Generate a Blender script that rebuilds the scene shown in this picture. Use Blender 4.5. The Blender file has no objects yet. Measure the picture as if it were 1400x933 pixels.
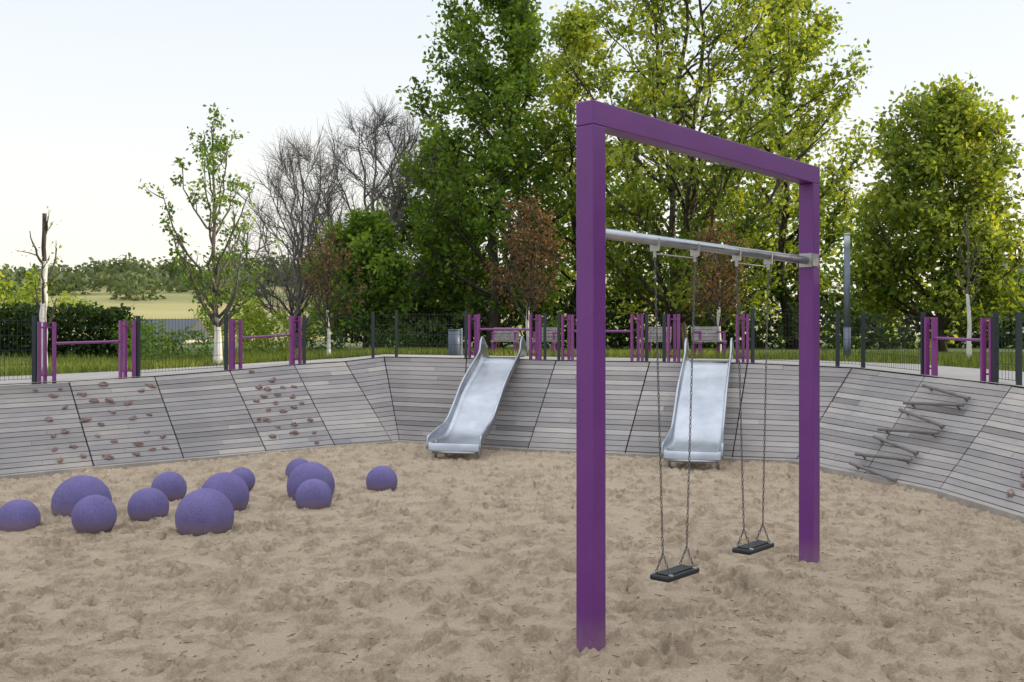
import bpy, math, random
import numpy as np
from mathutils import Vector, Matrix
random.seed(7); rng=np.random.default_rng(7)
F=1361.0; CH=1.8
scene=bpy.context.scene

# ------------------------------------------------------------ helpers
class MB:
    def __init__(s): s.v=[]; s.f=[]; s.t=[]
    def box(s,c,ax,h,tone=0.5):
        c=Vector(c); a=[Vector(x).normalized()*k for x,k in zip(ax,h)]
        n=len(s.v)
        for i in (-1,1):
            for j in (-1,1):
                for k in (-1,1):
                    s.v.append(tuple(c+a[0]*i+a[1]*j+a[2]*k))
        for q in ((0,1,3,2),(4,6,7,5),(0,4,5,1),(2,3,7,6),(0,2,6,4),(1,5,7,3)):
            s.f.append(tuple(n+x for x in q)); s.t.append(tone)
    def hexa(s,p,tone=0.5):   # 8 pts: bottom 4, top 4
        n=len(s.v); s.v+= [tuple(x) for x in p]
        for q in ((3,2,1,0),(4,5,6,7),(0,1,5,4),(1,2,6,5),(2,3,7,6),(3,0,4,7)):
            s.f.append(tuple(n+x for x in q)); s.t.append(tone)
    def tube(s,pts,rad,sides=6,tone=0.5,cap=True,closed=False):
        pts=[Vector(p) for p in pts]; N=len(pts)
        if not hasattr(rad,'__len__'): rad=[rad]*N
        base=len(s.v); ref=None
        for i,p in enumerate(pts):
            if closed: d=pts[(i+1)%N]-pts[i-1]
            elif i==0: d=pts[1]-p
            elif i==N-1: d=p-pts[i-1]
            else: d=pts[i+1]-pts[i-1]
            if d.length<1e-9: d=Vector((0,0,1))
            d.normalize()
            if ref is None:
                ref=d.cross(Vector((0,0,1)))
                if ref.length<.1: ref=d.cross(Vector((1,0,0)))
            a=ref-d*ref.dot(d)
            if a.length<1e-6: a=d.orthogonal()
            a.normalize(); ref=a; b=d.cross(a)
            for k in range(sides):
                th=2*math.pi*k/sides
                s.v.append(tuple(p+(a*math.cos(th)+b*math.sin(th))*rad[i]))
        M=N if closed else N-1
        for i in range(M):
            i2=(i+1)%N
            for k in range(sides):
                k2=(k+1)%sides
                s.f.append((base+i*sides+k,base+i*sides+k2,base+i2*sides+k2,base+i2*sides+k)); s.t.append(tone)
        if cap and not closed:
            s.f.append(tuple(base+k for k in range(sides))[::-1]); s.t.append(tone)
            s.f.append(tuple(base+(N-1)*sides+k for k in range(sides))); s.t.append(tone)
    def obj(s,name,mat,smooth=False,bevel=0):
        me=bpy.data.meshes.new(name); me.from_pydata(s.v,[],s.f); 
        at=me.attributes.new('tone','FLOAT','FACE'); at.data.foreach_set('value',np.array(s.t,dtype=np.float32))
        me.materials.append(mat)
        if smooth: me.polygons.foreach_set('use_smooth',[True]*len(me.polygons))
        o=bpy.data.objects.new(name,me); scene.collection.objects.link(o)
        if bevel:
            m=o.modifiers.new('b','BEVEL'); m.width=bevel; m.segments=2; m.limit_method='ANGLE'
        return o

def group(name,loc,children):
    e=bpy.data.objects.new(name,None); e.location=loc; e.empty_display_size=.2
    scene.collection.objects.link(e)
    for c in children:
        c.parent=e; c.location=Vector(c.location)-Vector(loc)
    return e

def newmat(name,rough=.8,metal=0,base=(.5,.5,.5)):
    m=bpy.data.materials.new(name); m.use_nodes=True; nt=m.node_tree
    b=nt.nodes['Principled BSDF']; b.inputs['Roughness'].default_value=rough; b.inputs['Metallic'].default_value=metal
    b.inputs['Base Color'].default_value=(*base,1)
    return m,nt,b
def N(nt,t,**k):
    n=nt.nodes.new(t)
    for a,v in k.items():
        if a in n.inputs.keys(): n.inputs[a].default_value=v
        else: setattr(n,a,v)
    return n
def ramp(nt,fac,stops):
    r=nt.nodes.new('ShaderNodeValToRGB'); e=r.color_ramp.elements
    while len(e)<len(stops): e.new(.5)
    for x,(p,c) in zip(e,stops): x.position=p; x.color=(*c,1)
    nt.links.new(fac,r.inputs['Fac']); return r.outputs['Color']
def mixc(nt,fac,a,b,mode='MIX'):
    m=nt.nodes.new('ShaderNodeMix'); m.data_type='RGBA'; m.blend_type=mode
    for s,v in ((0,fac),(6,a),(7,b)):
        if hasattr(v,'is_linked') or hasattr(v,'links'): nt.links.new(v,m.inputs[s])
        elif s==0: m.inputs[0].default_value=v
        else: m.inputs[s].default_value=(*v,1)
    return m.outputs[2]
def objco(nt,scale=(1,1,1)):
    tc=nt.nodes.new('ShaderNodeTexCoord'); mp=nt.nodes.new('ShaderNodeMapping'); mp.inputs['Scale'].default_value=scale
    nt.links.new(tc.outputs['Object'],mp.inputs['Vector']); return mp.outputs[0]
def noise(nt,co,scale,detail=4,rough=.55):
    n=N(nt,'ShaderNodeTexNoise'); n.inputs['Scale'].default_value=scale; n.inputs['Detail'].default_value=detail; n.inputs['Roughness'].default_value=rough
    nt.links.new(co,n.inputs['Vector']); return n.outputs['Fac']
def bump(nt,b,h,dist,strength=1):
    n=N(nt,'ShaderNodeBump'); n.inputs['Distance'].default_value=dist; n.inputs['Strength'].default_value=strength
    nt.links.new(h,n.inputs['Height']); nt.links.new(n.outputs[0],b.inputs['Normal']); return n
def attr(nt,name='tone'):
    a=nt.nodes.new('ShaderNodeAttribute'); a.attribute_name=name; return a.outputs['Fac']

# ------------------------------------------------------------ materials
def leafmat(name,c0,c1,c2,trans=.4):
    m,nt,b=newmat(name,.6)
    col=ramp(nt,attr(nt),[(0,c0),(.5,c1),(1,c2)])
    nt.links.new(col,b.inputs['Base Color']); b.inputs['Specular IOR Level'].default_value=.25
    tr=nt.nodes.new('ShaderNodeBsdfTranslucent')
    tcol=mixc(nt,1.0,col,(1.8,1.55,.6),'MULTIPLY'); nt.links.new(tcol,tr.inputs['Color'])
    mx=nt.nodes.new('ShaderNodeMixShader'); mx.inputs[0].default_value=trans
    nt.links.new(b.outputs[0],mx.inputs[1]); nt.links.new(tr.outputs[0],mx.inputs[2])
    nt.links.new(mx.outputs[0],nt.nodes['Material Output'].inputs['Surface'])
    return m
L_green=leafmat('leaf_green',(.04,.085,.016),(.11,.20,.034),(.22,.33,.055),.5)
L_yell=leafmat('leaf_yellowgreen',(.065,.11,.02),(.19,.27,.045),(.37,.42,.085),.5)
L_dark=leafmat('leaf_dark',(.012,.03,.008),(.035,.07,.017),(.08,.12,.028),.3)
L_red=leafmat('leaf_red',(.05,.03,.018),(.12,.07,.04),(.22,.14,.08),.4)
L_hazed=leafmat('leaf_far_hazed',(.06,.095,.05),(.10,.14,.07),(.17,.20,.09),.3)  # greyed greens: distance haze is put into the leaf colour

def barkmat(name,c0,c1):
    m,nt,b=newmat(name,.9); co=objco(nt,(1,1,.3)); n=noise(nt,co,14,6)
    nt.links.new(ramp(nt,n,[(.3,c0),(.7,c1)]),b.inputs['Base Color']); bump(nt,b,n,.02); return m
bark=barkmat('bark',(.03,.025,.018),(.085,.07,.05))
bark_grey=barkmat('bark_grey',(.12,.105,.095),(.22,.20,.18))
bark_young=barkmat('bark_young',(.07,.06,.05),(.15,.13,.11))
bark_white=barkmat('trunk_whitewash',(.5,.48,.44),(.75,.73,.70))

def plain(name,base,rough=.5,metal=0,var=.15,scale=6,bmp=0):
    m,nt,b=newmat(name,rough,metal); co=objco(nt); n=noise(nt,co,scale,5)
    lo=tuple(x*(1-var) for x in base); hi=tuple(min(1,x*(1+var)) for x in base)
    nt.links.new(ramp(nt,n,[(.3,lo),(.7,hi)]),b.inputs['Base Color'])
    if bmp: bump(nt,b,noise(nt,co,scale*12,3),bmp)
    return m
purple,nt,b=newmat('purple_paint',.4)
co=objco(nt); c=ramp(nt,noise(nt,co,2.5,6,.65),[(.3,(.125,.023,.175)),(.7,(.155,.031,.215))])
dust=ramp(nt,noise(nt,objco(nt,(1,1,.25)),22,6,.75),[(.58,(0,0,0)),(.85,(.18,.18,.18))]); c=mixc(nt,dust,c,(.30,.20,.30))
sp=N(nt,'ShaderNodeSeparateXYZ'); gg=N(nt,'ShaderNodeNewGeometry'); nt.links.new(gg.outputs['Position'],sp.inputs[0])
mr=N(nt,'ShaderNodeMapRange'); mr.inputs['From Min'].default_value=0; mr.inputs['From Max'].default_value=.2; mr.inputs['To Min'].default_value=.45; mr.inputs['To Max'].default_value=0
nt.links.new(sp.outputs[2],mr.inputs['Value']); mm_=N(nt,'ShaderNodeMath',operation='MULTIPLY'); nt.links.new(mr.outputs[0],mm_.inputs[0]); nt.links.new(noise(nt,co,30,5,.7),mm_.inputs[1])
c=mixc(nt,mm_.outputs[0],c,(.42,.33,.26)); nt.links.new(c,b.inputs['Base Color'])
rr=N(nt,'ShaderNodeMapRange'); rr.inputs['To Min'].default_value=.28; rr.inputs['To Max'].default_value=.5; nt.links.new(noise(nt,co,6,6,.7),rr.inputs['Value']); nt.links.new(rr.outputs[0],b.inputs['Roughness'])
purple2=plain('magenta_purple_paint',(.22,.045,.21),.42,0,.08,3)
steel,nt,b=newmat('stainless_steel',.3,1.0)
co=objco(nt,(1,1,1)); n1=noise(nt,co,3,6)
nt.links.new(ramp(nt,n1,[(.3,(.33,.35,.39)),(.7,(.47,.49,.53))]),b.inputs['Base Color'])
r=N(nt,'ShaderNodeMapRange'); r.inputs['To Min'].default_value=.2; r.inputs['To Max'].default_value=.45
nt.links.new(noise(nt,co,9,5),r.inputs['Value']); nt.links.new(r.outputs[0],b.inputs['Roughness'])
chainm=plain('galvanised_chain',(.16,.15,.16),.45,.8,.2,20)
rubber=plain('black_rubber',(.014,.016,.02),.6,0,.3,30)
darkmetal=plain('dark_fence_paint',(.02,.03,.035),.45,0,.1,5)
greyplate=plain('grey_metal',(.35,.37,.4),.4,.5,.1,5)
concrete=plain('concrete',(.34,.31,.28),.9,0,.15,5,.003)
pathm=plain('path_concrete',(.38,.35,.32),.9,0,.1,2,.003)
dark=plain('dark_backing',(.03,.028,.028),.9)
# wood
wood,nt,b=newmat('weathered_decking',.75)
co=objco(nt,(1.2,1.2,30)); g=noise(nt,co,3,6,.7); big=noise(nt,objco(nt),.9,3)
tcol=ramp(nt,attr(nt),[(0,(.215,.20,.195)),(.5,(.33,.31,.305)),(1,(.46,.43,.40))])
c=mixc(nt,.5,tcol,ramp(nt,g,[(.3,(.58,.58,.60)),(.7,(1.14,1.14,1.14))]),'MULTIPLY')
c=mixc(nt,.4,c,ramp(nt,big,[(.35,(.62,.62,.67)),(.65,(1.2,1.14,1.05))]),'MULTIPLY')
nt.links.new(c,b.inputs['Base Color']); bump(nt,b,g,.004)
# rubber balls
ballm,nt,b=newmat('violet_rubber',.9)
co=objco(nt); v=N(nt,'ShaderNodeTexNoise'); v.inputs['Scale'].default_value=130; v.inputs['Detail'].default_value=2; nt.links.new(co,v.inputs['Vector'])
c=ramp(nt,v.outputs['Fac'],[(.3,(.10,.082,.22)),(.5,(.135,.115,.285)),(.72,(.19,.165,.36))])
n2=noise(nt,co,4,6,.65)
c=mixc(nt,.6,c,ramp(nt,n2,[(.3,(.72,.70,.72)),(.7,(1.2,1.15,1.1))]),'MULTIPLY')
sp=N(nt,'ShaderNodeSeparateXYZ'); g=N(nt,'ShaderNodeNewGeometry'); nt.links.new(g.outputs['Position'],sp.inputs[0])
mr=N(nt,'ShaderNodeMapRange'); mr.inputs['From Min'].default_value=0.01; mr.inputs['From Max'].default_value=.12; mr.inputs['To Min'].default_value=.6; mr.inputs['To Max'].default_value=0
nt.links.new(sp.outputs[2],mr.inputs['Value'])
c=mixc(nt,mr.outputs[0],c,(.26,.19,.18)); nt.links.new(c,b.inputs['Base Color']); bump(nt,b,v.outputs['Fac'],.003)
holdm=plain('hold_stone',(.25,.175,.165),.85,0,.35,12,.004)
# sand
sandm,nt,b=newmat('sand',.95); co=objco(nt); b.inputs['Specular IOR Level'].default_value=.15
n1=noise(nt,co,1.1,5,.6); n2=noise(nt,co,45,5,.7); n3=noise(nt,co,220,3,.7)
c=ramp(nt,n1,[(.3,(.52,.41,.30)),(.7,(.58,.465,.345))])
c=mixc(nt,.4,c,ramp(nt,n2,[(.34,(.62,.60,.58)),(.6,(1.1,1.1,1.09))]),'MULTIPLY')
c=mixc(nt,.7,c,ramp(nt,n3,[(.35,(.62,.60,.57)),(.6,(1.14,1.14,1.14))]),'MULTIPLY')
nt.links.new(c,b.inputs['Base Color'])
bb=bump(nt,b,n2,.02); b2=N(nt,'ShaderNodeBump'); b2.inputs['Distance'].default_value=.007; nt.links.new(n3,b2.inputs['Height']); nt.links.new(b2.outputs[0],bb.inputs['Normal'])
# grass ground
grassm,nt,b=newmat('grass_ground',.95); co=objco(nt); n1=noise(nt,co,.25,6,.6); n2=noise(nt,co,12,5,.7)
c=ramp(nt,n1,[(.3,(.06,.10,.022)),(.5,(.10,.14,.036)),(.7,(.16,.18,.06))])
c=mixc(nt,.6,c,ramp(nt,n2,[(.3,(.5,.5,.5)),(.7,(1.2,1.2,1.1))]),'MULTIPLY'); nt.links.new(c,b.inputs['Base Color']); bump(nt,b,n2,.05)
L_grass=leafmat('grass_blade',(.06,.10,.02),(.14,.20,.035),(.27,.29,.08),.4)
fieldm,nt,b=newmat('field',.95); n1=noise(nt,objco(nt,(.3,1.5,1)),.02,5,.6)
nt.links.new(ramp(nt,n1,[(.35,(.13,.18,.05)),(.5,(.32,.29,.11)),(.65,(.42,.35,.15))]),b.inputs['Base Color'])

# ------------------------------------------------------------ bowl outline
BT=[ # B(x,y)  T(x,y,z)
 ((-6.5,12.63),(-7.21,13.40,1.15)),
 ((-5.67,13.54),(-6.35,14.27,1.17)),
 ((-4.73,14.41),(-5.45,15.18,1.21)),
 ((-3.75,15.31),(-4.60,16.22,1.264)),
 ((-2.85,16.17),(-3.75,17.14,1.334)),
 ((-2.00,16.82),(-2.98,17.78,1.375)),
 ((-1.90,16.88),(-2.34,18.20,1.452)),
 ((-.85,16.30),(-.80,17.55,1.435)),
 ((.23,15.70),(.75,16.90,1.415)),
 ((1.70,15.10),(2.25,16.27,1.406)),
 ((3.2,14.50),(3.70,15.65,1.398)),
 ((4.03,14.24),(5.25,15.36,1.337)),
 ((4.50,12.80),(5.60,13.5,1.28)),
 ((4.9,11.5),(5.9,11.75,1.23)),
 ((5.04,9.8),(6.1,9.9,1.15)),
 ((5.1,8.1),(6.25,8.1,1.1)),
 ((5.1,6.2),(6.3,6.0,1.1)),
 ((4.5,2.4),(5.5,2.0,1.1)),
 ((2.4,-.1),(3.0,-1.1,1.1)),
 ((-1,-1.4),(-1,-2.6,1.1)),
 ((-5.5,-.5),(-6.1,-1.6,1.1)),
 ((-8.0,2.6),(-9.1,2.1,1.1)),
 ((-8.9,6.5),(-10.1,6.5,1.1)),
 ((-8.0,10.6),(-9.0,11.3,1.12)),
]
NB=len(BT); C0=Vector((-1.2,8.5))
Tp=[Vector(t) for b_,t in BT]
outd=[(Vector((t.x,t.y))-C0).normalized() for t in Tp]
def zfar(rimz,d): 
    w=min(1,max(0,(d-2)/9)); w=w*w*(3-2*w); return rimz*(1-w)+1.42*w
def ringpt(i,u,d):
    j=(i+1)%NB; p=Tp[i].lerp(Tp[j],u); o=outd[i].lerp(outd[j],u)
    return Vector((p.x+o.x*d,p.y+o.y*d,zfar(p.z,d)))

mb=MB(); bk=MB(); ed=MB()
ROWS=19
for i in range(NB):
    j=(i+1)%NB
    Ba=Vector((*BT[i][0],.0)); Bb=Vector((*BT[j][0],.0)); Ta=Tp[i]; Tb=Tp[j]
    nrm=((Bb-Ba)+(Tb-Ta)).cross((Ta-Ba)+(Tb-Bb)).normalized()
    if nrm.z<0: nrm=-nrm
    wid=max((Tb-Ta).length,(Bb-Ba).length)
    g=.011/wid
    def P(u,v): return (Ba.lerp(Bb,u)).lerp(Ta.lerp(Tb,u),v)
    ptone=random.uniform(-.14,.14)
    for r_ in range(ROWS):
        v0=.0+r_/ROWS; v1=(r_+1)/ROWS-.0062
        cuts=[g,1-g]
        if random.random()<.25: cuts.insert(1,random.uniform(.25,.75))
        for k in range(len(cuts)-1):
            u0=cuts[k]+(.003 if k else 0); u1=cuts[k+1]
            tone=min(1,max(0,random.gauss(.5,.22)+ptone))
            lift=random.uniform(-.003,.003)
            q=[P(u0,v0),P(u1,v0),P(u1,v1),P(u0,v1)]
            mb.hexa([x-nrm*.025 for x in q]+[x+nrm*lift for x in q],tone)
    n=len(bk.v)
    oi=Vector((*outd[i],0))*.07; oj=Vector((*outd[j],0))*.07; dz=Vector((0,0,-.012))
    for q in (Ba+oi,Bb+oj,Tb+oj+dz,Ta+oi+dz): bk.v.append(tuple(q))
    bk.f.append((n,n+1,n+2,n+3)); bk.t.append(.5)
    dirn=(Bb-Ba)
    if dirn.length>.05:
        inw=Vector((C0.x,C0.y,0))-(Ba+Bb)/2; inw.z=0; inw=(inw-dirn*inw.dot(dirn)/dirn.length_squared).normalized()
        q=[Ba-inw*.03,Bb-inw*.03,Bb+inw*.05,Ba+inw*.05]
        ed.hexa([x+Vector((0,0,-.2)) for x in q]+[x+Vector((0,0,.05)) for x in q])
slope=mb.obj('boards',wood); back=bk.obj('backing',dark)
group('wooden_slope_wall',(-1.92,16.88,0),[slope,back])
ed.obj('concrete_edging',concrete)

def ring(name,ds,mat,dz=0,zf=None):
    m=MB(); K=4; S=NB*K
    for d in ds:
        for s in range(S):
            p=ringpt(s//K,(s%K)/K,d)
            m.v.append((p.x,p.y,p.z+dz+(zf(p) if zf else 0)))
    for a in range(len(ds)-1):
        for s in range(S):
            s2=(s+1)%S; m.f.append((a*S+s,a*S+s2,(a+1)*S+s2,(a+1)*S+s)); m.t.append(.5)
    return m.obj(name,mat,True)
ring('grass_ground',[0,3.0,4.5,6,8,11,15,22,35,60,120,300,900],grassm,-.004)
ring('path',[.0,2.6],pathm,.004)
ring('rim_kerb',[-.01,.07],concrete,.012)

# sand
xs=np.concatenate([np.arange(-12,-7.4,.3),np.arange(-7.4,5.4,.018),np.arange(5.4,9,.3)])
ys=np.concatenate([np.arange(-4.5,4.6,.2),np.arange(4.6,10,.016),np.arange(10,17.4,.03),np.arange(17.4,18,.2)])
X,Y=np.meshgrid(xs,ys); H=np.zeros_like(X)
for k in range(9):
    fx,fy=rng.normal(0,1.0,2)*(.5+.25*k); H+=.014/(1+.35*k)*np.sin(fx*X+fy*Y+rng.uniform(0,6.28))
def stamp(cx,cy,a,b,th,A,rim=.5,sharp=5):
    R_=2.2*max(a,b)
    i0,i1=np.searchsorted(xs,[cx-R_,cx+R_]); j0,j1=np.searchsorted(ys,[cy-R_,cy+R_])
    if i1-i0<2 or j1-j0<2: return
    dx=X[j0:j1,i0:i1]-cx; dy=Y[j0:j1,i0:i1]-cy
    c_,s_=math.cos(th),math.sin(th); px_=(dx*c_+dy*s_)/a; py_=(-dx*s_+dy*c_)/b
    ang=np.arctan2(py_,px_); q=np.sqrt(px_**2+py_**2)*(1+.13*np.sin(3*ang+cx*40)+.08*np.sin(5*ang+cy*50))
    H[j0:j1,i0:i1]+=A*(-np.exp(-(q**sharp))*(1+.7*np.clip(px_,-1,1))+rim*np.exp(-((q-1.22)*3.6)**2)*(1+.6*np.clip(px_,-1,1)))
for k in range(5200):
    cx=rng.uniform(-7.4,5.4); cy=rng.uniform(4.6,17.2)
    stamp(cx,cy,rng.uniform(.07,.13),rng.uniform(.038,.06),rng.uniform(0,6.28),rng.uniform(.016,.046))
for k in range(9000):
    cx=rng.uniform(-7.4,5.4); cy=rng.uniform(4.6,17)
    stamp(cx,cy,rng.uniform(.035,.07),rng.uniform(.02,.034),rng.uniform(0,6.28),rng.uniform(.006,.024))
nx,ny=len(xs),len(ys)
def hz_at(x,y): return H[min(ny-1,np.searchsorted(ys,y)),min(nx-1,np.searchsorted(xs,x))]
def gridmesh(name,V,nx,ny,mat):
    me=bpy.data.meshes.new(name); me.vertices.add(nx*ny); me.vertices.foreach_set('co',V.astype(np.float32).ravel())
    idx=np.arange(nx*ny).reshape(ny,nx); q=np.stack([idx[:-1,:-1],idx[:-1,1:],idx[1:,1:],idx[1:,:-1]],-1).reshape(-1,4)
    me.loops.add(q.size); me.loops.foreach_set('vertex_index',q.ravel().astype(np.int32)); me.polygons.add(len(q))
    me.polygons.foreach_set('loop_start',np.arange(0,q.size,4,dtype=np.int32)); me.polygons.foreach_set('loop_total',np.full(len(q),4,dtype=np.int32))
    me.update(calc_edges=True); me.polygons.foreach_set('use_smooth',np.ones(len(q),bool)); me.materials.append(mat)
    o=bpy.data.objects.new(name,me); scene.collection.objects.link(o); return o
gridmesh('sand',np.stack([X,Y,H-.004],-1),nx,ny,sandm)
m=MB()
for k in range(2600):
    x=rng.uniform(-6,5); y=4.7+abs(rng.normal(0,4)); 
    if y>14: continue
    a=rng.uniform(0,3.14); L=rng.uniform(.006,.028); dv=Vector((math.cos(a),math.sin(a),rng.uniform(-.2,.2)))
    m.box((x,y,hz_at(x,y)+.001),(dv,dv.cross(Vector((0,0,1))),dv.cross(Vector((0,0,1))).cross(dv)),(L,.0022,.0015),rng.uniform(0,1))
straw,nt,b=newmat('straw_and_bark',.9); nt.links.new(ramp(nt,attr(nt),[(0,(.06,.04,.03)),(.5,(.2,.14,.09)),(1,(.5,.4,.28))]),b.inputs['Base Color'])
m.obj('straw_litter',straw)

# ------------------------------------------------------------ leaves / trees
def leafmesh(name,Pp,size,tone,mat,flat=.1,asp=.6):
    n=len(Pp); nn=rng.normal(0,1,(n,3)); nn[:,2]=np.abs(nn[:,2])+flat; nn/=np.linalg.norm(nn,axis=1)[:,None]
    r_=rng.normal(0,1,(n,3)); t=np.cross(nn,r_); t/=np.linalg.norm(t,axis=1)[:,None]; b_=np.cross(nn,t)
    sz=(size*rng.uniform(.6,1.3,n))[:,None]
    V=np.stack([Pp-t*sz,Pp+b_*sz*asp+t*sz*.15,Pp+t*sz,Pp-b_*sz*asp+t*sz*.15],1).reshape(-1,3)
    me=bpy.data.meshes.new(name); me.vertices.add(4*n); me.vertices.foreach_set('co',V.astype(np.float32).ravel())
    me.loops.add(4*n); me.loops.foreach_set('vertex_index',np.arange(4*n,dtype=np.int32)); me.polygons.add(n)
    me.polygons.foreach_set('loop_start',np.arange(0,4*n,4,dtype=np.int32)); me.polygons.foreach_set('loop_total',np.full(n,4,dtype=np.int32))
    me.update(calc_edges=True)
    at=me.attributes.new('tone','FLOAT','FACE'); at.data.foreach_set('value',np.clip(tone,0,1).astype(np.float32))
    me.materials.append(mat); o=bpy.data.objects.new(name,me); scene.collection.objects.link(o); return o

def bez(a,b_,c_,n):
    return [a*(1-t)**2+b_*2*t*(1-t)+c_*t*t for t in np.linspace(0,1,n)]
def V3(*a): return np.array(a,float)
def tree(name,x,y,Ht,R,base,nl=30,nsub=7,ntw=5,kl=20,ls=.08,mat=L_green,bm=bark,r0=.16,seed=1,prof=None,steep=.8,spread=.16,z0=1.38,stems=1,subk=.38,trunk_white=0,twig_r=.006,droop=0,tl=(.3,.7),lean=(0,0),taper=.93,wob=.012):
    rs=np.random.default_rng(seed); m=MB(); LP=[];LT=[]
    prof=prof or (lambda t: math.sin(math.pi*min(1,max(0,(t*.92+.08)))**.85)**.6)
    O=V3(x,y,z0)
    stemsl=[]
    for s in range(stems):
        n=9; top=V3(lean[0],lean[1],0)+V3(rs.normal(0,wob*4)*Ht if stems==1 else math.cos(s*2.4)*R*.3,rs.normal(0,.03)*Ht if stems==1 else math.sin(s*2.4)*R*.3,Ht*.97)
        w=[V3(0,0,-.1)+V3(0.12*math.cos(s*2.4),.12*math.sin(s*2.4),0)*(stems>1)]
        for k in range(1,n+1):
            t=k/n; w.append(top*np.array([t**1.3,t**1.3,t])+V3(rs.normal(0,wob)*Ht,rs.normal(0,wob)*Ht,0)*(k<n))
        rr=r0*(1 if stems==1 else .75); rad=[rr*(1-taper*(k/n)**.8)+.01 for k in range(n+1)]; rad[0]*=1.3
        m.tube([O+p for p in w],rad,8); stemsl.append((w,rad))
    def stempt(s,h):
        w,rad=stemsl[s]; t=min(.999,max(0,h/(Ht*.97)))*(len(w)-1); k=int(t); return w[k]*(1-(t-k))+w[k+1]*(t-k), rad[k]*(1-(t-k))+rad[k+1]*(t-k)
    for i in range(nl):
        s=i%stems
        he=base+(Ht-base)*((i+.5)/nl)**.9; tt=(he-base)/(Ht-base)
        az=i*2.399+rs.normal(0,.35); rl=R*prof(tt)*rs.uniform(.7,1.12)
        end=V3(lean[0]*he/Ht+math.cos(az)*rl,lean[1]*he/Ht+math.sin(az)*rl,he)
        hs=max(base*.55 if base>1 else .3,he-rl*steep*rs.uniform(.7,1.3)-.3)
        st,sr=stempt(s,hs); L=np.linalg.norm(end-st)
        mid=st*.5+end*.5+V3(math.cos(az)*rl*.12,math.sin(az)*rl*.12,-.08*L if steep>.5 else .1*L)+rs.normal(0,.05,3)*L
        pts=bez(st,mid,end,8); pts=[p+(rs.normal(0,.014,3)*L if 0<k<7 else 0) for k,p in enumerate(pts)]
        lr=min(sr*.65,.018*L+.012); m.tube([O+p for p in pts],[lr*(1-.85*k/7)+.004 for k in range(8)],5)
        for j in range(nsub):
            u=.25+.75*(j+rs.uniform(0,1))/nsub; q=u*6.99; k=int(q); sp=pts[k]*(1-(q-k))+pts[k+1]*(q-k)
            tan=pts[k+1]-pts[k]; tan/=np.linalg.norm(tan)+1e-9
            d=tan*.8+rs.normal(0,.55,3)+V3(0,0,.35-droop); d/=np.linalg.norm(d)
            sl=L*subk*(1.15-u*.75)*rs.uniform(.6,1.2)+.15
            e=sp+d*sl+V3(0,0,-.1*droop*sl); mm=sp+d*sl*.5+rs.normal(0,.07,3)*sl+V3(0,0,-.05*sl)
            sb=bez(sp,mm,e,5); m.tube([O+p for p in sb],[max(twig_r*.7,lr*.4)*(1-.8*k/4)+twig_r*.6 for k in range(5)],4,cap=False)
            ctone=rs.uniform(-.28,.28)
            for w_ in range(ntw):
                v=.2+.8*(w_+rs.uniform(0,1))/ntw; q=v*3.99; k=int(q); tp=sb[k]*(1-(q-k))+sb[k+1]*(q-k)
                d2=(sb[k+1]-sb[k]); d2=d2/(np.linalg.norm(d2)+1e-9)+rs.normal(0,.5,3)+V3(0,0,.2-droop*.5); d2/=np.linalg.norm(d2)
                tlx=rs.uniform(*tl)*min(1,.4+R/3.5); te=tp+d2*tlx
                m.tube([O+tp,O+tp+d2*tlx*.5+rs.normal(0,.05,3)*tlx,O+te],[twig_r,twig_r*.8,twig_r*.5],3,cap=False)
                if kl:
                    nk=int(kl*rs.uniform(.5,1.5)); uu=rs.uniform(.1,1.15,nk)[:,None]
                    LP.append(O+tp*(1-uu)+te*uu+rs.normal(0,spread,(nk,3))*np.array([1,1,.75]))
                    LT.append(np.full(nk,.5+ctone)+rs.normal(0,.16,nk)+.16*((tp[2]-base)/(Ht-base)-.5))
    ch=[]
    o=m.obj('trunk_and_branches',bm,True); ch.append(o)
    if trunk_white:
        mw=MB(); ps=[stempt(0,trunk_white*k/24) for k in range(25)]
        mw.tube([O+p for p,_ in ps],[r__*1.12+.006 for _,r__ in ps],10); ch.append(mw.obj('trunk_wrap',bark_white,True))
    if kl:
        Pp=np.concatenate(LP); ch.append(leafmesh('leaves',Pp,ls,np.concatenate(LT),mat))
    return group(name,tuple(O),ch)

def at(px,Yd): return (px-700)/F*Yd
D=lambda px,Yd:(at(px,Yd),Yd)
tree('linden_tree',*D(672,31),11.6,2.4,1.2,nl=44,nsub=8,ntw=5,kl=16,ls=.09,mat=L_green,seed=3,r0=.2)
tree('linden_tree',*D(930,29),14.2,3.4,1.6,nl=48,nsub=8,ntw=5,kl=14,ls=.09,mat=L_yell,seed=5,r0=.16,stems=3,steep=1.1)
tree('linden_tree',*D(1085,34),12.0,2.5,2,nl=30,nsub=7,ntw=5,kl=13,ls=.10,mat=L_yell,seed=8,r0=.18)
tree('linden_tree',*D(790,35),11.8,2.4,2,nl=28,nsub=7,ntw=5,kl=13,ls=.10,mat=L_yell,seed=9,r0=.16)
tree('linden_tree',*D(1285,27),6.8,2.1,1.2,nl=42,nsub=8,ntw=5,kl=16,ls=.085,mat=L_yell,seed=12,r0=.12,stems=2,prof=lambda t: math.sqrt(max(.02,1-(2*t-.85)**2/1.35)))
tree('linden_tree',*D(600,36),7.2,2.1,.8,nl=26,nsub=7,ntw=5,kl=16,ls=.10,mat=L_green,seed=13,r0=.15)
tree('linden_tree',*D(500,30),3.9,1.35,.4,nl=22,nsub=6,ntw=5,kl=18,ls=.085,mat=L_green,seed=15,r0=.08)
tree('bare_tree',*D(515,34),8.0,3.1,1.5,nl=38,nsub=12,ntw=12,kl=0,bm=bark_grey,seed=21,r0=.13,stems=3,steep=1.3,twig_r=.0065,tl=(.4,1.0))
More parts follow.
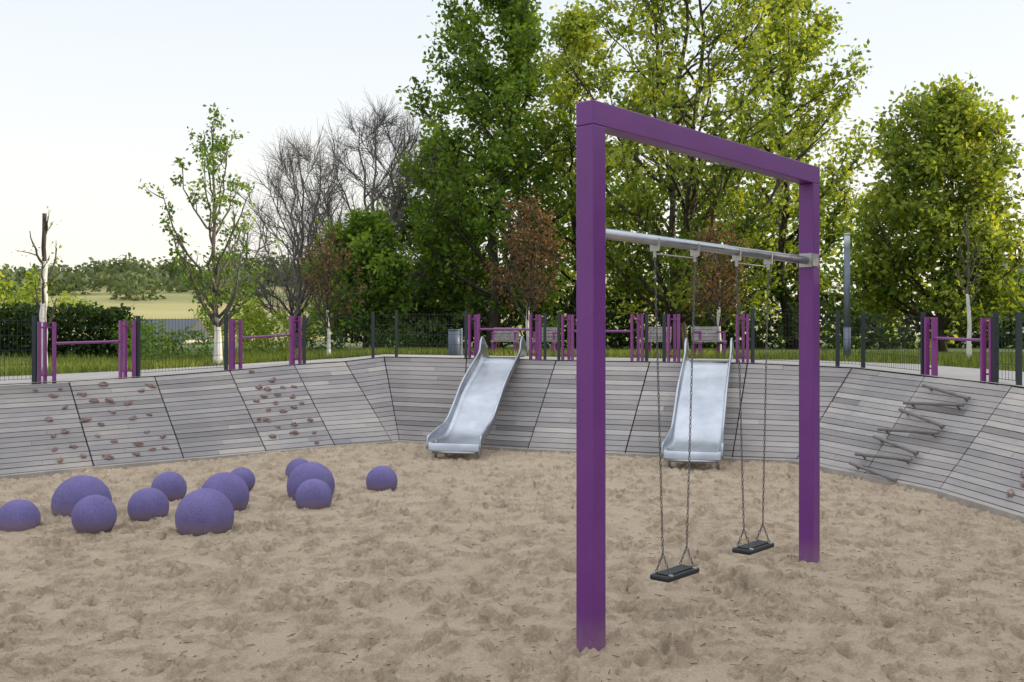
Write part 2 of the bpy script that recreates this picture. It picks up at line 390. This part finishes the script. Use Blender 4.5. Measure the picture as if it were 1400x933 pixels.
tree('bare_tree',*D(410,36),7.4,2.4,1.2,nl=28,nsub=11,ntw=11,kl=0,bm=bark_grey,seed=22,r0=.11,stems=3,steep=1.3,twig_r=.0065,tl=(.4,1.0))
tree('young_tree',*D(298,19),4.6,1.0,1.1,nl=24,nsub=4,ntw=2,kl=14,ls=.045,mat=L_green,bm=bark_young,seed=41,r0=.05,steep=1.5,spread=.07,trunk_white=.8,subk=.22,tl=(.12,.3),twig_r=.004,wob=.006)
tree('red_leaf_tree',*D(722,22),3.3,.65,1.4,nl=20,nsub=4,ntw=4,kl=7,ls=.045,mat=L_red,seed=33,r0=.03,steep=1.2,spread=.1,trunk_white=1.1,wob=.004)
tree('red_leaf_tree',*D(982,22),2.7,.6,1.15,nl=16,nsub=4,ntw=4,kl=6,ls=.045,mat=L_red,seed=34,r0=.03,steep=1.2,spread=.1,trunk_white=1.1,wob=.004)
tree('red_leaf_tree',*D(449,21),2.5,.5,1.1,nl=14,nsub=4,ntw=3,kl=5,ls=.04,mat=L_red,seed=35,r0=.022,steep=1.2,spread=.1,trunk_white=1.0,wob=.004)
tree('young_tree',*D(1325,20),3.0,.3,1.5,nl=8,nsub=3,ntw=2,kl=5,ls=.035,mat=L_yell,bm=bark_young,seed=36,r0=.028,steep=1.8,spread=.07,trunk_white=1.3,tl=(.15,.3),twig_r=.003,wob=.005)
tree('young_tree',*D(60,17),2.7,.3,1.0,nl=6,nsub=2,ntw=2,kl=5,ls=.03,mat=L_yell,bm=bark,seed=37,r0=.038,steep=1.2,spread=.05,trunk_white=1.8,z0=1.3,tl=(.1,.2),twig_r=.003,taper=.3,wob=.003)

def cloud(name,ells,per,size,mat,shell=.55):
    PP=[];TT=[]
    for (c_,r_) in ells:
        n=int(per*(r_[0]*r_[2]+r_[1]*r_[2])*.5)
        d=rng.normal(0,1,(n,3)); d/=np.linalg.norm(d,axis=1)[:,None]
        rr=rng.uniform(shell,1,n)**.7
        ph=rng.uniform(0,6.28,6)
        lump=1+.12*np.sin(d[:,0]*6+ph[0])*np.sin(d[:,1]*7+ph[1])+.12*np.sin(d[:,2]*9+ph[2])*np.cos(d[:,0]*11+ph[3])+rng.normal(0,.05,n)
        p=np.array(c_)+d*(rr*lump)[:,None]*np.array(r_)
        p=p[p[:,2]>min(1.2,c_[2])]
        PP.append(p); TT.append(np.full(len(p),.5+rng.uniform(-.2,.2))+rng.normal(0,.15,len(p)))
    return leafmesh(name,np.concatenate(PP),size,np.concatenate(TT),mat)
E=[]
for px in range(560,1480,38):
    d=rng.uniform(33,39); hh=rng.uniform(1.1,2.0); E.append(((at(px,d),d,1.4+hh*.6),(rng.uniform(.9,1.5),1.1,hh)))
cloud('shrubbery',E,260,.14,L_dark)
E=[]
for px,dd,top,rw in ((640,42,300,2.2),(740,43,230,2.4),(830,42,200,2.6),(940,43,220,2.6),(1010,42,190,2.4),(1110,41,240,2.2),(1170,40,290,1.7),(1215,42,350,1.8),(1345,40,350,2.0),(1430,38,320,2.2),(560,40,370,1.8)):
    zt=1.8+(462-top)*dd/F; zc=(zt+1.2)/2
    for k in range(7):
        t=(k+.5)/7; r_=rw*(.5+.5*math.sin(math.pi*(t*.8+.15)))*rng.uniform(.6,.9)
        E.append(((at(px,dd)+rng.normal(0,.45),dd+rng.normal(0,.5),1.2+(zt-1.2)*t),(r_,r_*.8,(zt-1.2)/9*1.3)))
cloud('tree_mass',E,170,.15,L_green,.3)
n=15000; p=np.stack([rng.uniform(-16,-8.7,n),rng.uniform(22,23.0,n),rng.uniform(1.3,2.5,n)],-1)
p[:,2]+=.05*np.sin(p[:,0]*5)+rng.normal(0,.03,n)
leafmesh('hedge',p,.065,np.clip(rng.normal(.4,.2,n)+(p[:,2]-2)*.3,0,1),L_dark)
cloud('bush',[((at(205,21),21,1.7),(.5,.5,.5)),((at(245,21),21.5,1.6),(.6,.5,.42)),((at(185,22),22,1.8),(.5,.5,.5))],2600,.045,L_green,.5)
cloud('bush',[((at(345,25),25,2.0),(.5,.5,.75)),((at(375,25),25.5,1.9),(.4,.5,.6)),((at(328,25),26,1.9),(.3,.4,.7))],2200,.05,L_yell,.5)
cloud('bush',[((at(440,27),27,1.7),(.7,.5,.4)),((at(540,27),27,1.7),(.9,.5,.4)),((at(590,28),28,1.8),(.8,.5,.6))],1800,.055,L_dark,.5)
# woodland added out of view to the east, shading the playground from low sun
E=[]
for k in range(18):
    yy=-10+k*2.2; top=9.0 if yy<24 else 4.5
    for q in range(4):
        E.append(((27+rng.normal(0,.7),yy+rng.normal(0,.4),1.0+(top-1.6)*q/3),(2.1,2.0,1.7+rng.uniform(-.2,.4))))
cloud('sun_blocking_trees',E,150,.32,L_green,.1)
# hills and field on the left
def hillz(x,y):
    ff=np.clip((y-75)/190,0,1); return -1+(17+3.5*np.sin(x*.018+1)+1.6*np.sin(x*.05))*ff*ff*(3-2*ff)*np.clip(1-(x+20)/140,.15,1)
gx=np.linspace(-420,160,60); gy=np.linspace(70,520,60); GX,GY=np.meshgrid(gx,gy)
gridmesh('hills',np.stack([GX,GY,hillz(GX,GY)],-1),60,60,fieldm)
E=[]
for k in range(380):
    px=rng.uniform(-140,640); d=rng.uniform(168,300)
    lo=183+14*math.sin(px*.02)+10*math.sin(px*.053)
    if d<lo: continue
    xx=at(px,d); hz=float(hillz(xx,d))
    hgt=rng.uniform(1.8,5.2)*(1 if d>230 else .7)
    E.append(((xx,d,hz+hgt*.4),(rng.uniform(2.5,6),3.5,hgt)))
cloud('distant_trees',E,14,.7,L_hazed,.4)
E=[]
for px,d,top in ((15,60,350),(38,62,365),(-20,60,350),(95,150,398),(130,160,400),(160,120,412),(330,110,405),(420,110,405),(290,120,410)):
    zt=1.8+(462-top)*d/F
    for q in range(4): E.append(((at(px,d)+rng.normal(0,.01)*d,d+rng.normal(0,.5),zt*rng.uniform(.35,.75)),(d*.012,d*.012,zt*rng.uniform(.2,.3))))
cloud('field_trees',E,110,.2,L_yell,.2)

n=34000; P0=[]
ii=rng.integers(0,13,n); 
for k in range(n):
    d=2.6+abs(rng.normal(0,3.2)) ; P0.append(ringpt(int(ii[k]),rng.uniform(),d))
P0=np.array([tuple(p) for p in P0])
Hh=rng.uniform(.05,.17,n); ang=rng.uniform(0,6.28,n); w=.009
dv=np.stack([np.cos(ang)*w,np.sin(ang)*w,np.zeros(n)],-1); tip=np.stack([rng.normal(0,.035,n),rng.normal(0,.035,n),Hh],-1)
V=np.stack([P0-dv,P0+dv,P0+tip*.6+dv*.6,P0+tip],1).reshape(-1,3)
me=bpy.data.meshes.new('grass_blades'); me.from_pydata(V.tolist(),[],np.arange(4*n).reshape(-1,4).tolist())
at_=me.attributes.new('tone','FLOAT','FACE'); at_.data.foreach_set('value',rng.uniform(0,1,n).astype(np.float32)); me.materials.append(L_grass)
o=bpy.data.objects.new('grass_blades',me); scene.collection.objects.link(o)

# ------------------------------------------------------------ rim furniture
def rim(px,off=.12):
    k=(px-700)/F
    for i in range(NB-11):
        a=ringpt(i,0,off); b_=ringpt(i,1,off)
        fa=a.x-k*a.y; fb=b_.x-k*b_.y
        if fa<=0<=fb: return a.lerp(b_,fa/(fa-fb))
    a=ringpt(0,0,off); b_=ringpt(12,1,off)
    return a if px<300 else b_
UP=Vector((0,0,1))
def cluster(m,p,d,h,wd):
    d=Vector((d.x,d.y,0)).normalized(); nn=Vector((-d.y,d.x,0)); n=3
    for k in range(n):
        o_=d*((k/(n-1)-.5)*(wd-.035)); o2=nn*(.07 if k%2 else 0)
        m.box(p+o_+o2+UP*(h/2-.02),(d,nn,UP),(.0185,.03,h/2+.02))
    for zz in (.1,h-.08): m.box(p+nn*.035+UP*zz,(d,nn,UP),(wd/2-.02,.012,.012))
def gate(pa,pb,h,barh,wd=.24,bar=True):
    A=rim(pa); B=rim(pb); d=B-A; m=MB()
    cluster(m,A,d,h,wd); cluster(m,B,d,h,wd)
    if bar: m.tube([A+d.normalized()*wd*.5+UP*barh,B-d.normalized()*wd*.5+UP*barh],.019,8)
    o=m.obj('posts_and_bar',purple2); group('purple_climbing_gate',tuple(A),[o])
gate(64,174,.86,.55); gate(322,404,.84,.52,.22); gate(648,732,.78,.52,.21); gate(776,871,.78,.5,.21)
gate(921,1015,.78,.5,.2,False); gate(1272,1350,.80,.52,.2)
fm=MB()
def fence(pxs,h):
    for k,px in enumerate(pxs):
        p=rim(px); fm.box(p+UP*(h/2),((1,0,0),(0,1,0),UP),(.026,.026,h/2+.03))
        if k:
            a=rim(pxs[k-1]); d=p-a; L=d.length; dn=d.normalized(); nn=Vector((-dn.y,dn.x,0)).normalized(); nv=int(L/.055)
            for q in range(1,nv):
                c_=a+d*(q/nv); fm.box(c_+UP*(h/2+.02),((1,0,0),(0,1,0),UP),(.0018,.0018,h/2-.03))
            for q in range(5):
                z=.06+(h-.1)*q/4
                for s in (-1,1): fm.box((a+p)/2+UP*z+nn*.005*s,(dn,nn,UP),(L/2,.002,.0028))
fence([-30,47],.92); fence([189,309],.9); fence([416,510,542,637],.82); fence([745,764],.78)
fence([1029,1145,1180,1262],.84); fence([1361,1440],.84); fence([884,908],.75)
fm.obj('mesh_fence',darkmetal)

m=MB(); lx,ly=at(1158,18.6),18.6
m.tube([(lx,ly,1.3),(lx,ly,2.0)],.068,16); m.tube([(lx,ly,2.0),(lx,ly,3.45)],.056,16)
o1=m.obj('pole',plain('lamp_paint',(.13,.155,.2),.45,.3),True); m=MB(); m.tube([(lx,ly,3.45),(lx,ly,3.72)],.054,16); m.tube([(lx,ly,3.72),(lx,ly,3.75)],.062,16)
o2=m.obj('lamp_head',plain('lamp_glass',(.42,.47,.5),.2),True); group('street_lamp',(lx,ly,1.38),[o1,o2])
m=MB(); bx,by=at(621,20),20
m.tube([(bx,by,1.45),(bx,by,1.95)],.12,16); m.tube([(bx,by,1.95),(bx,by,1.97)],.13,16); o1=m.obj('bin_body',plain('bin_blue',(.09,.12,.17),.5),True)
m=MB(); m.box((bx+.15,by,1.65),((1,0,0),(0,1,0),UP),(.02,.02,.34)); o2=m.obj('bin_post',greyplate); group('trash_bin',(bx,by,1.38),[o1,o2])

slatm=plain('bench_wood',(.27,.25,.24),.75,0,.25,12)
def bench(px,Yd,w,rot):
    x=at(px,Yd); z0=1.40; c_,s_=math.cos(rot),math.sin(rot); ex=Vector((c_,s_,0)); ey=Vector((-s_,c_,0)); O=Vector((x,Yd,z0)); sh=.33
    m=MB()
    for k in range(5): m.box(O+ey*(-.18+k*.09)+UP*sh,(ex,ey,UP),(w/2,.038,.015))
    bd=(UP+ey*.22).normalized(); bn=ex.cross(bd)
    for k in range(4): m.box(O+ey*.26+bd*(.05+k*.072)+UP*sh,(ex,bd,bn),(w/2,.031,.013))
    a=m.obj('slats',slatm); m=MB()
    for s in (-1,1):
        b0=O+ex*s*(w/2-.04)
        m.box(b0-ey*.17+UP*.14,(ex,ey,UP),(.025,.03,.17)); m.box(b0+ey*.2+UP*.14,(ex,ey,UP),(.025,.03,.17))
        m.box(b0+ey*.015+UP*(sh-.035),(ex,ey,UP),(.028,.24,.02)); m.box(b0+ey*.28+bd*.14+UP*sh,(ex,bd,bn),(.025,.16,.025))
        m.box(b0+ey*.02+UP*(sh+.18),(ex,ey,UP),(.022,.22,.018)); m.box(b0-ey*.17+UP*(sh+.08),(ex,ey,UP),(.022,.02,.1))
    b_=m.obj('frame',purple2); group('park_bench',tuple(O),[a,b_])
bench(690,21.5,.56,-.12); bench(746,21,.5,-.25); bench(899,20,.46,-.3); bench(970,19.5,.56,.1)

# ------------------------------------------------------------ slides
def slide(top,end,ztop,zend,w):
    top=Vector((*top,0)); end=Vector((*end,0)); d=(end-top); L=d.length; d.normalize(); s=Vector((d.y,-d.x,0))
    ctrl=[(-.42,ztop+.03),(-.1,ztop+.03),(.08,ztop-.02),(.25,ztop-.12),(L*.40,ztop*.58+zend*.42),(L*.58,ztop*.30+zend*.70),(L*.70,zend+(ztop-zend)*.12),(L*.80,zend+.04),(L*.9,zend+.01),(L,zend),(L+.05,zend-.03),(L+.07,zend-.12)]
    pr=[]
    for i in range(len(ctrl)-1):
        p0=ctrl[max(0,i-1)];p1=ctrl[i];p2=ctrl[i+1];p3=ctrl[min(len(ctrl)-1,i+2)]
        for t in np.linspace(0,1,5)[:-1]:
            pr.append(tuple(.5*((2*p1[k])+(-p0[k]+p2[k])*t+(2*p0[k]-5*p1[k]+4*p2[k]-p3[k])*t*t+(-p0[k]+3*p1[k]-3*p2[k]+p3[k])*t**3) for k in (0,1)))
    pr.append(ctrl[-1])
    def hs(q):
        if q<.05: return .18+.19*max(0,1-abs(q+.08)/.3)
        if q>L-.4: return .18-.09*((q-(L-.4))/.47)
        return .18
    m=MB(); cs=[(-1,1),(-1,.6),(-.985,.25),(-.93,.06),(-.8,0),(-.4,0),(0,0),(.4,0),(.8,0),(.93,.06),(.985,.25),(1,.6),(1,1)]
    rows=[]
    for q,z in pr:
        fl=1+.12*max(0,(q-(L-.6))/.65); row=[]
        for a,hh in cs: row.append(top+d*q+s*(a*w/2*fl)+UP*(z+hh*hs(q)))
        rows.append(row)
    n=len(cs)
    for r_ in rows: m.v+= [tuple(x) for x in r_]
    for i in range(len(rows)-1):
        for k in range(n-1):
            m.f.append((i*n+k,i*n+k+1,(i+1)*n+k+1,(i+1)*n+k)); m.t.append(.5)
    bed=m.obj('chute',steel,True); so=bed.modifiers.new('s','SOLIDIFY'); so.thickness=.006; so.offset=-1
    m=MB()
    for kk in (0,n-1): 
        pts=[r_[kk] for r_ in rows]; e=pts[-1]; pts.append(e-UP*.05+d*.01)
        m.tube(pts,.019,8)
    for sg in (-1,1):
        b0=top+d*(L-.12)+s*sg*(w/2*.93); m.tube([b0+UP*(zend+.02),b0+UP*.08,b0-UP*.1],.022,8)
    m.tube([rows[-1][4]-UP*.01,rows[-1][8]-UP*.01],.02,8)
    rl=m.obj('rails_and_legs',steel,True)
    group('slide',tuple(end),[bed,rl])
slide((-.19,17.28),(-.84,14.62),1.43,.25,.72)
slide((3.13,15.88),(2.47,13.62),1.40,.25,.72)

# ------------------------------------------------------------ swing set
u=Vector((.6616,.7499,0)); v=Vector((-.7499,.6616,0)); c1=Vector((.468,5.74,0)); c2=Vector((2.40,7.93,0)); S=.125
P1=c1+u*S/2+v*S/2; P2=c2+u*S/2+v*S/2; zt=3.175; bh=.14
m=MB()
m.box(P1+UP*((zt-bh)/2-.15),(u,v,UP),(S/2,S/2,(zt-bh)/2+.15-.0012))
m.box(P2+UP*((zt-bh)/2-.15),(u,v,UP),(S/2,S/2,(zt-bh)/2+.15-.0012))
posts=m.obj('posts',purple,False,.006)
m=MB(); m.box((P1+P2)/2+UP*(zt-bh/2),(u,v,UP),((P2-P1).length/2+S/2+.001,S/2+.001,bh/2)); beam=m.obj('top_beam',purple,False,.006)
m=MB(); zc=2.42; a=P1+u*(S/2-.002)+UP*zc; b_=P2-u*(S/2-.002)+UP*zc
m.tube([a,b_],.032,20); pipe=m.obj('crossbar',steel,True)
m=MB()
for q,sg in ((a,1),(b_,-1)):
    m.box(q+u*sg*.006,(u,v,UP),(.006,.055,.055)); 
m.box(b_+u*.03-v*(S/2+.004),(u,v,UP),(.05,.004,.05)); m.box(b_+u*.03+v*(S/2+.004),(u,v,UP),(.05,.004,.05))
Pline=lambda t:P1-u*S/2+u*t
hang=[(.737,1.225,.83,1.12),(1.795,2.276,1.90,2.19)]
cm=MB(); rb=[]
def link(p,d,flip,L=.034,w=.011,r=.0028):
    a_=(u if flip else v); a_=(a_-d*a_.dot(d)).normalized()
    pts=[]
    for k in range(8):
        th=k*math.pi/4; pts.append(p+d*(math.cos(th)*L/2)+a_*(math.sin(th)*w/2*1.2))
    cm.tube(pts,r,4,closed=True)
def chain(A,B):
    d=B-A; n=max(2,int(d.length/.027)); dn=d.normalized()
    for k in range(n): link(A+d*((k+.5)/n),dn,k%2)
zs=.27
for ta,tb,sa,sb in hang:
    for t,ts in ((ta,sa),(tb,sb)):
        q=Pline(t)+UP*zc
        m.box(q+UP*-.028,(u,v,UP),(.007,.034,.042)); m.box(q-UP*.085,(u,v,UP),(.005,.010,.025)); 
        top=Pline(t)+UP*(zc-.11); bot=Pline(ts)+UP*(zs+.14); chain(top,bot)
        for s in (-1,1): chain(bot,Pline(ts)+v*s*.055+UP*(zs+.01))
    m.tube([Pline(ta)+UP*(zc-.085),Pline(tb)+UP*(zc-.085)],.005,8)
    mid=Pline((sa+sb)/2); hl=(sb-sa)/2+.045
    bx=MB(); bx.box(mid+UP*(zs-.012),(u,v,UP),(hl,.075,.018)); rb.append(bx.obj('seat',rubber,False,.012))
    bx=MB(); bx.box(mid+UP*(zs+.0105),(u,v,UP),(hl-.03,.05,.004)); rb.append(bx.obj('seat_pad',rubber,False,.003))
    for s in (-1,1):
        for t in (sa,sb): m.box(Pline(t)+v*s*.06+UP*(zs+.008),(u,v,UP),(.012,.012,.006))
br=m.obj('brackets',plain('galvanised_plate',(.42,.42,.41),.4,.5),False,.002); ch=cm.obj('chains',chainm,True)
group('swing_set',tuple(P1),[posts,beam,pipe,br,ch]+rb)

# ------------------------------------------------------------ rubber balls
import bmesh
for cx,ty,by_,w in ((25,683,725,56),(112,650,703,77),(129,677,727,58),(203,667,710,54),(231,645,685,47),(280,668,729,78),(307,646,700,66),(330,639,674,37),(409,627,655,37),(425,632,685,65),(429,655,697,50),(522,637,672,43)):
    Yf=CH*F/(by_-462); r_=w/2*Yf/F; Yc=Yf+r_*.75; r_=w/2*Yc/F; x=at(cx,Yc); z=CH-((ty+w/2)-462)*Yc/F
    bm=bmesh.new(); bmesh.ops.create_icosphere(bm,subdivisions=4,radius=r_); 
    me=bpy.data.meshes.new('rubber_ball'); bm.to_mesh(me); bm.free(); me.materials.append(ballm)
    me.polygons.foreach_set('use_smooth',[True]*len(me.polygons)); o=bpy.data.objects.new('rubber_ball',me); o.location=(x,Yc,z); o.rotation_euler=(rng.uniform(0,6),rng.uniform(0,6),0); scene.collection.objects.link(o)

# ------------------------------------------------------------ climbing holds & poles
from mathutils import noise as mn
def panel(i):
    j=(i+1)%NB; Ba=Vector((*BT[i][0],0));Bb=Vector((*BT[j][0],0)); n_=((Bb-Ba)+(Tp[j]-Tp[i])).cross((Tp[i]-Ba)+(Tp[j]-Bb)).normalized()
    if n_.z<0:n_=-n_
    return Ba,Bb,Tp[i],Tp[j],n_
hm=MB()
def hold(i,u_,v_,s):
    Ba,Bb,Ta,Tb,n_=panel(i); p=Ba.lerp(Bb,u_).lerp(Ta.lerp(Tb,u_),v_)
    bm=bmesh.new(); bmesh.ops.create_icosphere(bm,subdivisions=2,radius=1); t=(Tb-Ta).normalized(); w=n_.cross(t)
    an=random.uniform(-.6,.6); t,w=t*math.cos(an)+w*math.sin(an),w*math.cos(an)-t*math.sin(an); sx=random.uniform(.8,1.7); off=random.uniform(0,50); base=len(hm.v)
    for q in bm.verts:
        c_=q.co*(1+.6*mn.noise(q.co*1.5+Vector((off,0,0)))); hm.v.append(tuple(p+t*c_.x*s*sx+w*c_.y*s*.75+n_*c_.z*s*.9))
    for f in bm.faces: hm.f.append(tuple(base+q.index for q in f.verts)); hm.t.append(.5)
    bm.free()
def scatter(i,n,u0,u1,v0,v1,mind):
    pts=[]; tries=0
    while len(pts)<n and tries<2000:
        tries+=1; a=(random.uniform(u0,u1),random.uniform(v0,v1))
        if all((a[0]-b_[0])**2+(a[1]-b_[1])**2>mind**2 for b_ in pts): pts.append(a)
    for a in pts: hold(i,*a,random.uniform(.034,.056))
scatter(0,11,.55,.95,.1,.95,.12); scatter(1,21,.05,.92,.12,.95,.12); scatter(3,24,.08,.85,.08,.97,.11); scatter(13,10,.7,1,.15,.7,.1); scatter(14,10,0,.6,.1,.75,.12)
hm.obj('climbing_holds',holdm,False)
pm=MB()
def onslope(px,py):
    d=Vector(((px-700)/F,1,-(py-462)/F)); best=None
    for i in (11,12,13):
        a,b_,c_,e,nn=panel(i); t=((a+nn*.06)-Vector((0,0,CH))).dot(nn)/d.dot(nn); p=Vector((0,0,CH))+d*t
        q=(a+b_+c_+e)/4
        if best is None or (p-q).length<best[0]: best=((p-q).length,p,nn)
    return best[1:]
for a in ((1262,527,1325,545),(1236,551,1317,554),(1230,560,1290,583),(1201,587,1283,592),(1195,597,1254,620),(1170,621,1246,629),(1162,633,1225,657)):
    (p1,q1),(p2,q2)=onslope(a[0],a[1]),onslope(a[2],a[3])
    pm.tube([p1,p2],.023,10)
    for p_,q_ in ((p1.lerp(p2,.12),q1),(p1.lerp(p2,.88),q2)): pm.tube([p_,p_-q_*.08],.014,6)
pm.obj('climbing_poles',plain('weathered_pole',(.17,.155,.15),.7,0,.2,10))

def house(px,d,w,h,zb,rh,dep,wc):
    x=at(px,d); m=MB(); m.box((x,d,zb+h/2),((1,0,0),(0,1,0),UP),(w/2,dep/2,h/2)); wl=m.obj('walls',plain('render_wall',wc,.9))
    m=MB()
    e=.3; vs=[(-w/2-e,-dep/2-e,h-.1),(w/2+e,-dep/2-e,h-.1),(w/2+e,dep/2+e,h-.1),(-w/2-e,dep/2+e,h-.1),(-w/2-e,0,h+rh),(w/2+e,0,h+rh)]
    m.v=[(x+a,d+b_,zb+c_) for a,b_,c_ in vs]; m.f=[(0,1,5,4),(2,3,4,5),(1,2,5),(3,0,4),(3,2,1,0)]; m.t=[.5]*5
    rf=m.obj('roof',plain('roof_tiles',(.06,.07,.085),.6))
    m=MB()
    for k in range(3): m.box((x-w*.3+k*w*.3,d-dep/2-.02,zb+h*.6),((1,0,0),(0,1,0),UP),(.45,.03,.5))
    wn=m.obj('windows',plain('window_glass',(.05,.06,.08),.15)); group('house',(x,d,zb),[wl,rf,wn])
house(232,80,4.2,1.6,.2,1.5,6,(.5,.48,.44)); house(1392,60,7,3.0,1.2,2.2,6,(.6,.57,.53))

# ------------------------------------------------------------ light, sky
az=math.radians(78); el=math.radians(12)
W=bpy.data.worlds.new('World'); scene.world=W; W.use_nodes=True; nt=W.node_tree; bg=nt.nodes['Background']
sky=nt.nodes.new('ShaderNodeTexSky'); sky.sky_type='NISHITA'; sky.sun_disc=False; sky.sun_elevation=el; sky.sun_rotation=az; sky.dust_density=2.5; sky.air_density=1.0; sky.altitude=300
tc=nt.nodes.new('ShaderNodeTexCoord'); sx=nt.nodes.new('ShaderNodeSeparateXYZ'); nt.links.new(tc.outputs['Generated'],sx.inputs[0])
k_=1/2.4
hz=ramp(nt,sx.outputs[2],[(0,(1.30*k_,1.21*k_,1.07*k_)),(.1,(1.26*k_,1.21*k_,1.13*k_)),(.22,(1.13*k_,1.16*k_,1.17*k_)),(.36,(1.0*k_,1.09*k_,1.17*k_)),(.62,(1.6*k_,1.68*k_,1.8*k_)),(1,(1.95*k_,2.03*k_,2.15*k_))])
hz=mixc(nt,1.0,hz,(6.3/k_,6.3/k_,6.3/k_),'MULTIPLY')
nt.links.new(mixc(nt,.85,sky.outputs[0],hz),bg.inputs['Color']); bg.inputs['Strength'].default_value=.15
sun=bpy.data.lights.new('sun','SUN'); sun.energy=5; sun.angle=math.radians(.5); sun.color=(1,.85,.6)
so=bpy.data.objects.new('sun',sun); so.rotation_euler=Vector((math.sin(az)*math.cos(el),math.cos(az)*math.cos(el),math.sin(el))).to_track_quat('Z','Y').to_euler(); scene.collection.objects.link(so)
scene.view_settings.view_transform='Standard'; scene.view_settings.look='None'; scene.view_settings.exposure=0
cam=bpy.data.cameras.new('camera'); cam.lens=35; cam.sensor_width=36; cam.shift_y=-.0032; cam.clip_end=3000; cam.clip_start=.05
co_=bpy.data.objects.new('camera',cam); co_.location=(0,0,CH); co_.rotation_euler=(math.radians(90),0,0); scene.collection.objects.link(co_); scene.camera=co_
